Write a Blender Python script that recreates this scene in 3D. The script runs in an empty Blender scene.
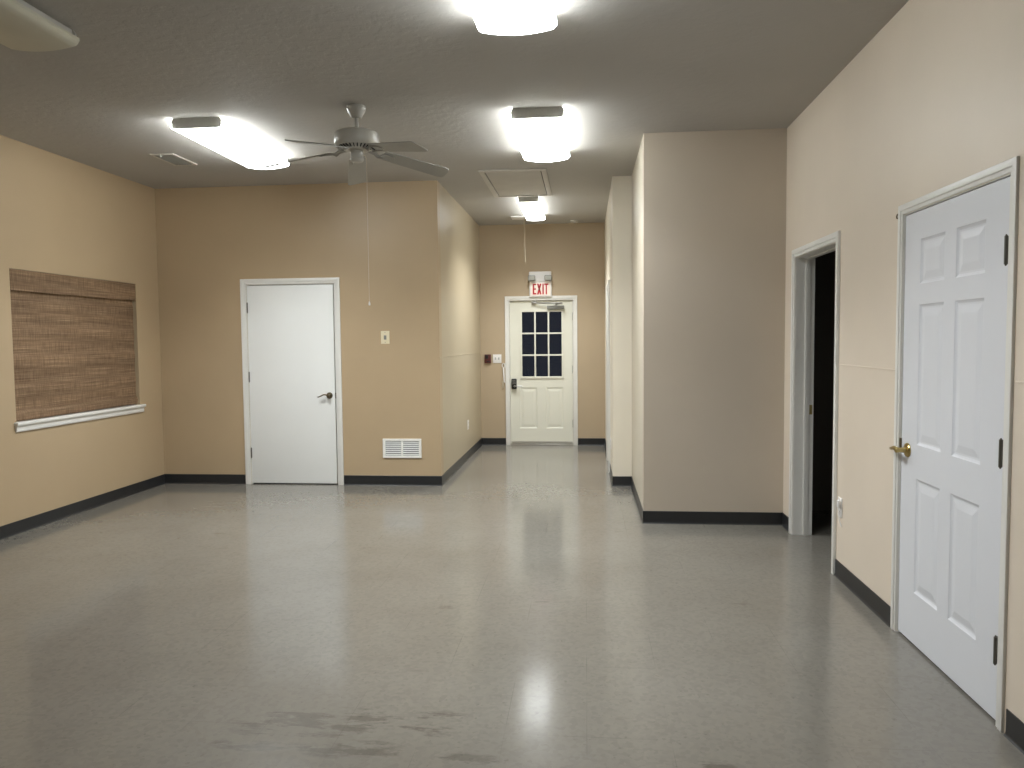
import bpy, bmesh, math, random
from mathutils import Vector, Matrix
random.seed(7)
C = bpy.context.scene.collection
PI = math.pi
# ---------------------------------------------------------------- measured room (metres; x right, y into the room, z up)
HC = 1.4581                       # camera height
H = 3.042                         # ceiling height
XL, Y1, XH, Y2 = -4.3812, 7.5492, -1.4504, 10.5524
XA, Y3, XR, Y4, XB = 0.4545, 6.0652, 1.5277, 7.606, 0.2685
YB = -2.6                         # rear wall behind the photographer
T = 0.13                          # wall thickness

# ---------------------------------------------------------------- materials
def new_mat(name):
    m = bpy.data.materials.new(name); m.use_nodes = True
    nt = m.node_tree
    return m, nt, nt.nodes['Principled BSDF']

def noise(nt, scale, detail=3, rough=0.5, vec=None, mscale=None):
    n = nt.nodes.new('ShaderNodeTexNoise')
    n.inputs['Scale'].default_value = scale; n.inputs['Detail'].default_value = detail
    n.inputs['Roughness'].default_value = rough
    if vec is None:
        vec = nt.nodes.new('ShaderNodeTexCoord').outputs['Object']
    if mscale:
        mp = nt.nodes.new('ShaderNodeMapping'); mp.inputs['Scale'].default_value = mscale
        nt.links.new(vec, mp.inputs['Vector']); vec = mp.outputs['Vector']
    nt.links.new(vec, n.inputs['Vector'])
    return n

def ramp(nt, src, stops):
    r = nt.nodes.new('ShaderNodeValToRGB')
    el = r.color_ramp.elements
    while len(el) < len(stops): el.new(0.5)
    for e, (p, c) in zip(el, stops):
        e.position = p; e.color = (*c, 1) if len(c) == 3 else c
    nt.links.new(src, r.inputs['Fac'])
    return r

def add_bump(nt, b, src, strength, dist):
    bp = nt.nodes.new('ShaderNodeBump')
    bp.inputs['Strength'].default_value = strength; bp.inputs['Distance'].default_value = dist
    nt.links.new(src, bp.inputs['Height']); nt.links.new(bp.outputs['Normal'], b.inputs['Normal'])
    return bp

def simple(name, col, rough=0.5, metal=0.0, var=0.04, vscale=6, bump=0.0, bscale=80, spec=0.5):
    m, nt, b = new_mat(name)
    n = noise(nt, vscale, 3)
    lo = tuple(c * (1 - var) for c in col); hi = tuple(min(1, c * (1 + var)) for c in col)
    r = ramp(nt, n.outputs['Fac'], [(0.3, lo), (0.7, hi)])
    nt.links.new(r.outputs['Color'], b.inputs['Base Color'])
    b.inputs['Roughness'].default_value = rough; b.inputs['Metallic'].default_value = metal
    b.inputs['Specular IOR Level'].default_value = spec
    if bump:
        add_bump(nt, b, noise(nt, bscale, 2).outputs['Fac'], bump, 0.002)
    return m

TAN = (0.465, 0.352, 0.220)
BEIGE = (0.58, 0.505, 0.410)
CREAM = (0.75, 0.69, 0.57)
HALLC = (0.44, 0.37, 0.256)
M = {}
M['tan'] = simple('tan wall paint', TAN, 0.42, var=0.03, vscale=1.5, bump=0.15, bscale=120)
M['beige'] = simple('beige wall paint', BEIGE, 0.42, var=0.03, vscale=1.5, bump=0.15, bscale=120)
M['cream'] = simple('cream wall paint', CREAM, 0.36, var=0.03, vscale=1.5, bump=0.15, bscale=120)
M['fancord'] = simple('light cord', (0.68, 0.61, 0.48), 0.6)
M['tan_hall_light'] = simple('tan wall paint in hall light', (0.475, 0.375, 0.255), 0.42, var=0.03, vscale=1.5, bump=0.15, bscale=120)  # same tan, greyed to carry the hall's more neutral light
M['alcove'] = simple('dimmed cream wall paint', (0.60, 0.545, 0.44), 0.42, var=0.03, vscale=1.5, bump=0.15, bscale=120)  # step wall's cream, darkened to dim this face in the colour
M['pale'] = simple('beige wall paint in stronger light', (0.75, 0.655, 0.54), 0.42, var=0.03, vscale=1.5, bump=0.15, bscale=120)  # block wall's beige, lightened for the stronger light on the right wall
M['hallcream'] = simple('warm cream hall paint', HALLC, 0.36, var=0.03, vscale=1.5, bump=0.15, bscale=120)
M['base'] = simple('charcoal vinyl', (0.022, 0.0225, 0.0235), 0.35, var=0.08)
M['trim'] = simple('white trim paint', (0.80, 0.79, 0.75), 0.32, var=0.02)
M['door'] = simple('white door paint', (0.85, 0.86, 0.84), 0.33, var=0.015, vscale=2)
M['paneldoor'] = simple('cool white door paint', (0.74, 0.755, 0.795), 0.35, var=0.015, vscale=2)
M['exitdoor'] = simple('ivory door paint', (0.77, 0.76, 0.66), 0.4, var=0.02, vscale=2)
M['fanwhite'] = simple('off white enamel in backlit shade', (0.46, 0.445, 0.40), 0.35, var=0.02)  # enamel greyed, the fan's backlit shade put into the colour
M['blade'] = simple('blade finish in backlit shade', (0.36, 0.35, 0.315), 0.5, var=0.04)  # blades darkened likewise, backlit shade in the colour
M['plastic'] = simple('white plastic', (0.82, 0.80, 0.78), 0.35, var=0.02)
M['ivory'] = simple('ivory plastic', (0.78, 0.70, 0.50), 0.4, var=0.02)
M['ventwhite'] = simple('white vent enamel', (0.86, 0.85, 0.80), 0.4, var=0.02)
M['ventgrey'] = simple('grey louvre enamel', (0.50, 0.50, 0.49), 0.5, var=0.03)
M['louvre'] = simple('light grey louvre enamel', (0.62, 0.62, 0.60), 0.5, var=0.05)  # greyer than the vent frame
M['ventdark'] = simple('dark duct and gap shade', (0.05, 0.05, 0.05), 0.8)  # near-black tone, also used as shade in the hatch gap
M['housing'] = simple('painted steel housing', (0.50, 0.49, 0.45), 0.5, var=0.03)
M['steel'] = simple('satin steel', (0.42, 0.41, 0.39), 0.32, 1.0, var=0.06)
M['hinge'] = simple('dull steel hinge', (0.20, 0.19, 0.17), 0.4, 0.9, var=0.1)
M['bronze'] = simple('aged bronze', (0.17, 0.14, 0.09), 0.35, 0.9, var=0.15)
M['brass'] = simple('worn brass', (0.46, 0.35, 0.14), 0.28, 1.0, var=0.15, vscale=60)
M['black'] = simple('black plastic', (0.015, 0.015, 0.016), 0.35)
M['maroon'] = simple('dark maroon plastic', (0.10, 0.022, 0.020), 0.45, var=0.2)
M['greylamp'] = simple('grey lamp plastic', (0.24, 0.24, 0.215), 0.4)
M['lampglass'] = simple('ribbed lamp glass', (0.42, 0.42, 0.38), 0.2)
M['red'] = simple('red lettering', (0.52, 0.015, 0.025), 0.5)
M['cord'] = simple('pale cord', (0.48, 0.41, 0.30), 0.7)
M['rubber'] = simple('door sweep', (0.03, 0.03, 0.03), 0.7)
M['alum'] = simple('aluminium threshold', (0.62, 0.60, 0.56), 0.35, 0.9)
M['darkwall'] = simple('shade darkened room paint', (0.10, 0.085, 0.07), 0.7)  # wall colour darkened so the room's shade is in the paint
M['hatch'] = simple('hatch board paint', (0.50, 0.475, 0.43), 0.7)
M['hatchtrim'] = simple('hatch trim paint', (0.53, 0.50, 0.45), 0.5)

# ceiling: knock-down texture
def ceiling_mat():
    m, nt, b = new_mat('textured ceiling paint')
    n1 = noise(nt, 16, 4, 0.55); r = ramp(nt, n1.outputs['Fac'], [(0.44, (0, 0, 0)), (0.60, (1, 1, 1))])
    add_bump(nt, b, r.outputs['Color'], 0.16, 0.005)
    n2 = noise(nt, 1.2, 2)
    c = ramp(nt, n2.outputs['Fac'], [(0.3, (0.435, 0.418, 0.388)), (0.7, (0.465, 0.448, 0.418))])
    nt.links.new(c.outputs['Color'], b.inputs['Base Color']); b.inputs['Roughness'].default_value = 0.75
    b.inputs['Specular IOR Level'].default_value = 0.25
    return m
M['ceiling'] = ceiling_mat()

# floor: waxed grey composition tile
def floor_mat():
    m, nt, b = new_mat('waxed grey floor tile')
    co = nt.nodes.new('ShaderNodeTexCoord').outputs['Object']
    L = nt.links.new
    big = noise(nt, 0.9, 4, 0.6, co)
    base = ramp(nt, big.outputs['Fac'], [(0.3, (0.168, 0.155, 0.132)), (0.7, (0.202, 0.189, 0.165))])
    # chips
    v = nt.nodes.new('ShaderNodeTexVoronoi'); v.inputs['Scale'].default_value = 55
    L(co, v.inputs['Vector'])
    chip = nt.nodes.new('ShaderNodeMix'); chip.data_type = 'RGBA'; chip.blend_type = 'MULTIPLY'
    chip.inputs['Factor'].default_value = 0.28
    cr = ramp(nt, v.outputs['Color'], [(0.15, (0.72, 0.72, 0.70)), (0.5, (1, 1, 1)), (0.9, (1.15, 1.14, 1.10))])
    L(base.outputs['Color'], chip.inputs[6]); L(cr.outputs['Color'], chip.inputs[7])
    # dark flecks
    fl = noise(nt, 38, 2, 0.5, co)
    fr = ramp(nt, fl.outputs['Fac'], [(0.27, (0.55, 0.54, 0.50)), (0.33, (1, 1, 1))])
    m2 = nt.nodes.new('ShaderNodeMix'); m2.data_type = 'RGBA'; m2.blend_type = 'MULTIPLY'; m2.inputs['Factor'].default_value = 0.4
    L(chip.outputs[2], m2.inputs[6]); L(fr.outputs['Color'], m2.inputs[7])
    # tile joints (305 mm) broken up by wear
    br = nt.nodes.new('ShaderNodeTexBrick')
    br.offset = 0.0; br.squash = 1.0
    br.inputs['Scale'].default_value = 1.0; br.inputs['Brick Width'].default_value = 0.305; br.inputs['Row Height'].default_value = 0.305
    br.inputs['Mortar Size'].default_value = 0.0012; br.inputs['Mortar Smooth'].default_value = 0.6
    L(co, br.inputs['Vector'])
    wear = noise(nt, 2.3, 2, 0.5, co)
    wr = ramp(nt, wear.outputs['Fac'], [(0.46, (0, 0, 0)), (0.62, (0.55, 0.55, 0.55))])
    mu = nt.nodes.new('ShaderNodeMath'); mu.operation = 'MULTIPLY'
    L(br.outputs['Fac'], mu.inputs[0]); L(wr.outputs['Color'], mu.inputs[1])
    m3 = nt.nodes.new('ShaderNodeMix'); m3.data_type = 'RGBA'; m3.blend_type = 'MIX'
    m3.inputs[7].default_value = (0.075, 0.07, 0.06, 1)
    L(mu.outputs[0], m3.inputs[0]); L(m2.outputs[2], m3.inputs[6])
    # worn dark patches where the wax has gone, near the camera on the left
    sx = nt.nodes.new('ShaderNodeSeparateXYZ'); L(co, sx.inputs[0])
    prev = m3.outputs[2]
    stain_n = noise(nt, 11, 6, 0.7, co, (0.45, 1.5, 1))
    total = None
    for (cx, cy, rx, ry) in [(-1.19, 2.60, .20, .055), (-.88, 2.60, .26, .075), (-1.05, 2.76, .34, .16), (-.72, 2.80, .36, .13), (-.42, 2.56, .14, .05), (0.42, 2.58, .10, .04)]:
        a = nt.nodes.new('ShaderNodeMath'); a.operation = 'SUBTRACT'; L(sx.outputs[0], a.inputs[0]); a.inputs[1].default_value = cx
        a2 = nt.nodes.new('ShaderNodeMath'); a2.operation = 'DIVIDE'; L(a.outputs[0], a2.inputs[0]); a2.inputs[1].default_value = rx
        a3 = nt.nodes.new('ShaderNodeMath'); a3.operation = 'MULTIPLY'; L(a2.outputs[0], a3.inputs[0]); L(a2.outputs[0], a3.inputs[1])
        c1 = nt.nodes.new('ShaderNodeMath'); c1.operation = 'SUBTRACT'; L(sx.outputs[1], c1.inputs[0]); c1.inputs[1].default_value = cy
        c2 = nt.nodes.new('ShaderNodeMath'); c2.operation = 'DIVIDE'; L(c1.outputs[0], c2.inputs[0]); c2.inputs[1].default_value = ry
        c3 = nt.nodes.new('ShaderNodeMath'); c3.operation = 'MULTIPLY_ADD'; L(c2.outputs[0], c3.inputs[0]); L(c2.outputs[0], c3.inputs[1]); L(a3.outputs[0], c3.inputs[2])
        s = nt.nodes.new('ShaderNodeMath'); s.operation = 'SUBTRACT'; s.inputs[0].default_value = 1.0; L(c3.outputs[0], s.inputs[1]); s.use_clamp = True
        if total is None: total = s
        else:
            mx = nt.nodes.new('ShaderNodeMath'); mx.operation = 'MAXIMUM'; L(total.outputs[0], mx.inputs[0]); L(s.outputs[0], mx.inputs[1]); total = mx
    soft = nt.nodes.new('ShaderNodeMath'); soft.operation = 'POWER'; soft.inputs[1].default_value = 0.6; L(total.outputs[0], soft.inputs[0])
    patch = ramp(nt, stain_n.outputs['Fac'], [(0.47, (0, 0, 0)), (0.60, (1, 1, 1))])
    tm = nt.nodes.new('ShaderNodeMath'); tm.operation = 'MULTIPLY'; L(soft.outputs[0], tm.inputs[0]); L(patch.outputs['Color'], tm.inputs[1])
    tr = ramp(nt, tm.outputs[0], [(0.10, (0, 0, 0)), (0.62, (1, 1, 1))])
    m4 = nt.nodes.new('ShaderNodeMix'); m4.data_type = 'RGBA'; m4.blend_type = 'MULTIPLY'; m4.inputs[7].default_value = (0.66, 0.65, 0.63, 1)
    L(tr.outputs['Color'], m4.inputs[0]); L(prev, m4.inputs[6])
    # scattered dark scuffs
    sc = noise(nt, 5.0, 4, 0.6, co, (0.6, 1.5, 1)); sr = ramp(nt, sc.outputs['Fac'], [(0.66, (1, 1, 1)), (0.74, (0.72, 0.70, 0.68))])
    m5 = nt.nodes.new('ShaderNodeMix'); m5.data_type = 'RGBA'; m5.blend_type = 'MULTIPLY'; m5.inputs[0].default_value = 0.6
    L(m4.outputs[2], m5.inputs[6]); L(sr.outputs['Color'], m5.inputs[7])
    L(m5.outputs[2], b.inputs['Base Color'])
    # sheen: uneven wax
    ro = noise(nt, 3.0, 4, 0.65, co, (1.2, 9.0, 1))
    rr = ramp(nt, ro.outputs['Fac'], [(0.3, (0.12, 0.12, 0.12)), (0.7, (0.165, 0.165, 0.165))])
    rm = nt.nodes.new('ShaderNodeMix'); rm.data_type = 'FLOAT'; rm.inputs[3].default_value = 0.22
    L(tr.outputs['Color'], rm.inputs[0]); L(rr.outputs['Color'], rm.inputs[2])
    L(rm.outputs[0], b.inputs['Roughness'])
    b.inputs['Specular IOR Level'].default_value = 0.5
    return m
M['floor'] = floor_mat()

def blind_mat():
    m, nt, b = new_mat('woven reed')
    L = nt.links.new
    co = nt.nodes.new('ShaderNodeTexCoord').outputs['Object']
    n1 = noise(nt, 1.0, 4, 0.7, co, (1, 2.0, 150))
    c1 = ramp(nt, n1.outputs['Fac'], [(0.25, (0.115, 0.069, 0.038)), (0.5, (0.235, 0.152, 0.090)), (0.75, (0.39, 0.28, 0.18))])
    n2 = noise(nt, 1.0, 2, 0.5, co, (1, 120, 9))
    c2 = ramp(nt, n2.outputs['Fac'], [(0.35, (0.62, 0.60, 0.58)), (0.6, (1.1, 1.1, 1.1))])
    mx = nt.nodes.new('ShaderNodeMix'); mx.data_type = 'RGBA'; mx.blend_type = 'MULTIPLY'; mx.inputs[0].default_value = 0.8
    L(c1.outputs['Color'], mx.inputs[6]); L(c2.outputs['Color'], mx.inputs[7])
    # broad bands of lighter and darker reed
    n3 = noise(nt, 1.0, 3, 0.6, co, (1, 0.8, 12))
    c3 = ramp(nt, n3.outputs['Fac'], [(0.3, (0.72, 0.70, 0.68)), (0.7, (1.2, 1.18, 1.15))])
    m2 = nt.nodes.new('ShaderNodeMix'); m2.data_type = 'RGBA'; m2.blend_type = 'MULTIPLY'; m2.inputs[0].default_value = 0.9
    L(mx.outputs[2], m2.inputs[6]); L(c3.outputs['Color'], m2.inputs[7])
    L(m2.outputs[2], b.inputs['Base Color']); b.inputs['Roughness'].default_value = 0.7
    b.inputs['Specular IOR Level'].default_value = 0.25
    add_bump(nt, b, n1.outputs['Fac'], 0.4, 0.003)
    return m
M['reed'] = blind_mat()

def lens_mat(name, strength):
    m, nt, b = new_mat(name)
    b.inputs['Base Color'].default_value = (0.80, 0.79, 0.70, 1); b.inputs['Roughness'].default_value = 0.35
    if strength:
        n = noise(nt, 3, 2); r = ramp(nt, n.outputs['Fac'], [(0.3, (0.93, 0.98, 1.0)), (0.7, (0.96, 1.0, 1.0))])
        nt.links.new(r.outputs['Color'], b.inputs['Emission Color'])
        b.inputs['Emission Strength'].default_value = strength
    else:
        n = noise(nt, 4, 2); r = ramp(nt, n.outputs['Fac'], [(0.3, (0.52, 0.50, 0.40)), (0.7, (0.56, 0.54, 0.44))])
        nt.links.new(r.outputs['Color'], b.inputs['Base Color'])
    return m
LIT = 11.0
LAMP = 92.0
M['lens_on'] = lens_mat('lit acrylic lens', LIT)
M['lens_side'] = lens_mat('lit ribbed lens side', 8.5)
M['lens_corner_hall'] = lens_mat('lit curved hall lens corner', 24.0)
M['lens_corner'] = lens_mat('lit curved lens corner', 60.0)
M['lens_hall'] = lens_mat('lit acrylic hall lens', LIT * .5)
M['lens_off'] = lens_mat('unlit acrylic lens', 0)

def glass_mat():
    m, nt, b = new_mat('window glass')
    n = noise(nt, 2, 2); r = ramp(nt, n.outputs['Fac'], [(0.3, (0.90, 0.94, 1.0)), (0.7, (0.95, 0.97, 1.0))])
    nt.links.new(r.outputs['Color'], b.inputs['Base Color'])
    b.inputs['Roughness'].default_value = 0.02; b.inputs['Transmission Weight'].default_value = 1.0; b.inputs['IOR'].default_value = 1.45
    return m
M['glass'] = glass_mat()

def sign_face():
    m, nt, b = new_mat('backlit sign face')
    n = noise(nt, 9, 2); r = ramp(nt, n.outputs['Fac'], [(0.3, (0.80, 0.75, 0.68)), (0.7, (0.86, 0.80, 0.73))])
    nt.links.new(r.outputs['Color'], b.inputs['Base Color'])
    b.inputs['Emission Color'].default_value = (1.0, 0.62, 0.52, 1); b.inputs['Emission Strength'].default_value = 0.18
    return m
M['signface'] = sign_face()

# ---------------------------------------------------------------- mesh builder
class Frame:                       # wall-based coordinates: u along the wall, d out of it into the room, z up
    def __init__(s, o, u, n): s.o, s.u, s.n = Vector(o), Vector(u), Vector(n)
    def __call__(s, p): return s.o + s.u * p[0] + s.n * p[1] + Vector((0, 0, p[2]))
ID = lambda p: Vector(p)
F_LEFT = Frame((XL, 0, 0), (0, 1, 0), (1, 0, 0))
F_BACK = Frame((0, Y1, 0), (1, 0, 0), (0, -1, 0))
F_HALLL = Frame((XH, 0, 0), (0, 1, 0), (1, 0, 0))
F_FAR = Frame((0, Y2, 0), (1, 0, 0), (0, -1, 0))
F_HALLR = Frame((XB, 0, 0), (0, 1, 0), (-1, 0, 0))
F_RET = Frame((0, Y4, 0), (1, 0, 0), (0, -1, 0))
F_ALC = Frame((XA, 0, 0), (0, 1, 0), (-1, 0, 0))
F_BLOCK = Frame((0, Y3, 0), (1, 0, 0), (0, -1, 0))
F_RIGHT = Frame((XR, 0, 0), (0, 1, 0), (-1, 0, 0))

class MB:
    def __init__(s, f=ID): s.bm = bmesh.new(); s.f = f
    def merge(s, tmp):
        mp = {}
        for v in tmp.verts: mp[v] = s.bm.verts.new(s.f(v.co))
        for fa in tmp.faces:
            try: s.bm.faces.new([mp[v] for v in fa.verts])
            except ValueError: pass
        tmp.free(); return s
    def box(s, a, b, bev=0.0, seg=2):
        t = bmesh.new()
        x0, x1 = sorted((a[0], b[0])); y0, y1 = sorted((a[1], b[1])); z0, z1 = sorted((a[2], b[2]))
        vs = [t.verts.new(p) for p in ((x0,y0,z0),(x1,y0,z0),(x1,y1,z0),(x0,y1,z0),(x0,y0,z1),(x1,y0,z1),(x1,y1,z1),(x0,y1,z1))]
        for q in ((0,3,2,1),(4,5,6,7),(0,1,5,4),(1,2,6,5),(2,3,7,6),(3,0,4,7)): t.faces.new([vs[i] for i in q])
        if bev: bmesh.ops.bevel(t, geom=list(t.edges), offset=bev, segments=seg, profile=0.6, affect='EDGES')
        return s.merge(t)
    def prism(s, poly, fn, lo, hi, bev=0.0):   # fn(a, b, h) -> xyz
        t = bmesh.new()
        A = [t.verts.new(fn(a, b, lo)) for a, b in poly]; B = [t.verts.new(fn(a, b, hi)) for a, b in poly]
        n = len(poly); t.faces.new(A[::-1]); t.faces.new(B)
        for i in range(n): t.faces.new((A[i], A[(i+1) % n], B[(i+1) % n], B[i]))
        if bev:
            bmesh.ops.recalc_face_normals(t, faces=list(t.faces))
            bmesh.ops.bevel(t, geom=list(t.edges), offset=bev, segments=2, profile=0.6, affect='EDGES')
        return s.merge(t)
    def lathe(s, prof, c, axis=(0, 0, 1), seg=32):
        t = bmesh.new(); ax = Vector(axis).normalized(); c = Vector(c)
        e1 = ax.orthogonal().normalized(); e2 = ax.cross(e1); rings = []
        for r, h in prof:
            if r < 1e-6: rings.append([t.verts.new(c + ax * h)])
            else: rings.append([t.verts.new(c + ax * h + (e1 * math.cos(2*PI*k/seg) + e2 * math.sin(2*PI*k/seg)) * r) for k in range(seg)])
        for A, B in zip(rings, rings[1:]):
            for k in range(seg):
                k2 = (k + 1) % seg
                if len(A) == 1 and len(B) == 1: continue
                if len(A) == 1: t.faces.new((A[0], B[k], B[k2]))
                elif len(B) == 1: t.faces.new((A[k], B[0], A[k2]))
                else: t.faces.new((A[k], B[k], B[k2], A[k2]))
        for R, fl in ((rings[0], True), (rings[-1], False)):
            if len(R) > 1: t.faces.new(R[::-1] if fl else R)
        return s.merge(t)
    def tube(s, pts, r, seg=10):
        t = bmesh.new(); P = [Vector(p) for p in pts]; n = len(P)
        rs = r if isinstance(r, (list, tuple)) else [r] * n
        d0 = (P[1] - P[0]).normalized(); e1 = d0.orthogonal().normalized(); rings = []
        for i in range(n):
            d = (P[min(i+1, n-1)] - P[max(i-1, 0)]).normalized()
            e1 = (e1 - d * e1.dot(d)).normalized(); e2 = d.cross(e1)
            rings.append([t.verts.new(P[i] + (e1*math.cos(2*PI*k/seg) + e2*math.sin(2*PI*k/seg)) * rs[i]) for k in range(seg)])
        for A, B in zip(rings, rings[1:]):
            for k in range(seg): t.faces.new((A[k], A[(k+1) % seg], B[(k+1) % seg], B[k]))
        t.faces.new(rings[0][::-1]); t.faces.new(rings[-1])
        return s.merge(t)
    def build(s, name, m, parent=None, smooth=True, angle=32):
        bmesh.ops.remove_doubles(s.bm, verts=list(s.bm.verts), dist=1e-6)
        bmesh.ops.recalc_face_normals(s.bm, faces=list(s.bm.faces))
        off = Vector((0, 0, 0)); p = parent
        while p is not None: off += p.location; p = p.parent
        bmesh.ops.translate(s.bm, verts=list(s.bm.verts), vec=-off)
        me = bpy.data.meshes.new(name); s.bm.to_mesh(me); s.bm.free()
        me.materials.append(m)
        if smooth:
            me.polygons.foreach_set('use_smooth', [True] * len(me.polygons)); me.set_sharp_from_angle(angle=math.radians(angle))
        o = bpy.data.objects.new(name, me); C.objects.link(o); o.parent = parent
        return o

def tag(o, label=None, cat=None, group=None, kind=None):
    if label: o['label'] = label
    if cat: o['category'] = cat
    if group: o['group'] = group
    if kind: o['kind'] = kind
    return o
def empty(name, loc, label, cat, group=None, kind=None):
    o = bpy.data.objects.new(name, None); C.objects.link(o); o.location = loc; o.empty_display_size = 0.1
    return tag(o, label, cat, group, kind)
def struct(name, mb, m, label, cat, **k):
    return tag(mb.build(name, m, **k), label, cat, kind='structure')

# ---------------------------------------------------------------- shell
def wall(name, f, u0, u1, m, label, holes=(), th=T, ztop=H):
    """a slab behind its face (d from -th to 0) with rectangular openings (u0,u1,z0,z1)"""
    mb = MB(f)
    us = sorted({u0, u1} | {h[0] for h in holes} | {h[1] for h in holes})
    for a, b in zip(us, us[1:]):
        hs = [h for h in holes if h[0] <= a + 1e-6 and h[1] >= b - 1e-6]
        if not hs: mb.box((a, -th, 0), (b, 0, ztop)); continue
        z = 0.0
        for h in sorted(hs, key=lambda h: h[2]):
            if h[2] > z + 1e-4: mb.box((a, -th, z), (b, 0, h[2]))
            z = h[3]
        if z < ztop - 1e-4: mb.box((a, -th, z), (b, 0, ztop))
    # drop the internal faces between blocks so the slab is one clean solid
    return struct(name, mb, m, label, 'wall', smooth=False)

D1 = (-3.437, -2.519, 0, 2.046)          # plain white door in the back wall
D2 = (-1.042, -0.168, 0, 2.002)          # exit door
D3 = (2.944, 3.873, 0, 2.040)            # six-panel door, right wall
D4 = (4.858, 5.772, 0, 2.036)            # open doorway, right wall
D5 = (8.42, 9.20, 0, 2.036)              # door in the hall's right wall
W1 = (5.497, 7.150, 0.858, 2.046)

wall('wall_left', F_LEFT, YB, Y1 + T, M['tan'], 'tan left wall with the woven window blind', [W1])
wall('wall_back', F_BACK, XL, XH, M['tan'], 'tan back wall with the plain white door', [D1])
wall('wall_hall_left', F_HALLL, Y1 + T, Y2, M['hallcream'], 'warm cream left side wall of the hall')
wall('wall_far', F_FAR, XH - T, XB + T, M['tan_hall_light'], 'tan end wall of the hall around the exit door', [D2])
wall('wall_hall_right', F_HALLR, Y4 + T, Y2, M['cream'], 'cream right side wall of the hall beyond the stepped corner', [D5])
wall('wall_step', F_RET, XB, XA + T, M['cream'], 'narrow cream wall stepping in beside the hall')
wall('wall_alcove', F_ALC, Y3 + T, Y4, M['alcove'], 'cream wall face between the two stepped corners')
wall('wall_block', F_BLOCK, XA, XR, M['beige'], 'broad grey beige wall facing the camera beside the open doorway')
wall('wall_right', F_RIGHT, YB, Y3 + T, M['pale'], 'beige right wall, lightened as lit, with the panelled door', [D3, D4])
wall('wall_rear', Frame((0, YB, 0), (1, 0, 0), (0, 1, 0)), XL - T, XR + T, M['beige'], 'beige wall behind the camera')

struct('floor', MB().box((XL - .3, YB - .2, -0.1), (XR + 3.2, Y2 + .25, 0)), M['floor'], 'glossy grey tile floor with scuffs and reflections', 'floor', smooth=False)
struct('ceiling', MB().box((XL - .3, YB - .2, H), (XR + 3.2, Y2 + .25, H + .1)), M['ceiling'], 'grey textured ceiling', 'ceiling', smooth=False)

# the unlit room behind the open doorway
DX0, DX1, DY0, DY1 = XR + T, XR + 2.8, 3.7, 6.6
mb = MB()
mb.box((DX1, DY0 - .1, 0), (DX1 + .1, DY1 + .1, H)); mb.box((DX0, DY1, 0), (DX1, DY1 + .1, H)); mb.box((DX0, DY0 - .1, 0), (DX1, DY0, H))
struct('wall_dark_room', mb, M['darkwall'], 'shade-darkened walls of the unlit room through the open doorway', 'wall', smooth=False)

# ---------------------------------------------------------------- baseboards (vinyl cove)
BH = 0.099
def baseboard(name, f, runs, label):
    mb = MB(f)
    for a, b in runs:
        prof = [(0, 0), (0.013, 0), (0.007, 0.006), (0.0045, 0.016), (0.0045, BH - .002), (0.003, BH), (0, BH)]
        mb.prism(prof, lambda d, z, u: (u, d, z), a, b)
    return struct(name, mb, M['base'], label, 'baseboard', smooth=False)
cw = 0.061
baseboard('baseboard_left', F_LEFT, [(YB, Y1)], 'charcoal vinyl baseboard along the left wall')
baseboard('baseboard_back', F_BACK, [(XL, D1[0] - cw + .002), (D1[1] + cw - .002, XH + .0045)], 'charcoal vinyl baseboard on both sides of the plain white door')
baseboard('baseboard_hall_left', F_HALLL, [(Y1 - .004, Y2)], 'charcoal vinyl baseboard along the left side of the hall')
baseboard('baseboard_far', F_FAR, [(XH, D2[0] - cw), (D2[1] + cw, XB)], 'charcoal vinyl baseboard on both sides of the exit door')
baseboard('baseboard_hall_right', F_HALLR, [(Y4 - .0045, D5[0] - cw), (D5[1] + cw, Y2)], 'charcoal vinyl baseboard along the right side of the hall')
baseboard('baseboard_step', F_RET, [(XB - .0045, XA)], 'short charcoal vinyl baseboard on the stepped wall')
baseboard('baseboard_alcove', F_ALC, [(Y3 - .0045, Y4)], 'charcoal vinyl baseboard on the wall between the stepped corners')
baseboard('baseboard_block', F_BLOCK, [(XA - .0045, XR)], 'charcoal vinyl baseboard under the grey beige wall')
baseboard('baseboard_right', F_RIGHT, [(YB, D3[0] - cw - .006), (D3[1] + cw + .006, D4[0] - cw), (D4[1] + cw, Y3)], 'charcoal vinyl baseboard along the right wall between the doors')

# painted wallboard joint strips, about 1.3 m up
def seam(name, f, runs, m, label, d=0.0035, h=0.007):
    mb = MB(f)
    for a, b in runs: mb.prism([(0, 1.290), (d, 1.290), (d, 1.290 + h * .6), (0.0005, 1.290 + h), (0, 1.290 + h)], lambda dd, z, u: (u, dd, z), a, b)
    return struct(name, mb, m, label, 'trim', smooth=False)
seam('trim_1', F_HALLL, [(Y1, Y2)], M['hallcream'], 'thin painted joint line along the hall left wall')
seam('trim_2', F_RIGHT, [(D3[1] + cw, D4[0] - cw), (YB, D3[0] - cw)], M['pale'], 'thin painted joint line along the right wall at knob height and above')
seam('trim_3', F_BACK, [(-2.34, -2.17), (-2.09, -1.97)], M['tan'], 'two short raised joint marks below the ivory wall plate', d=.0015, h=.005)
struct('trim_4', MB(F_BACK).box((XL + .001, 0, BH), (XL + .012, .004, 1.29)), M['tan'], 'thin painted corner strip where left and back walls meet', 'trim', smooth=False)

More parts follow.
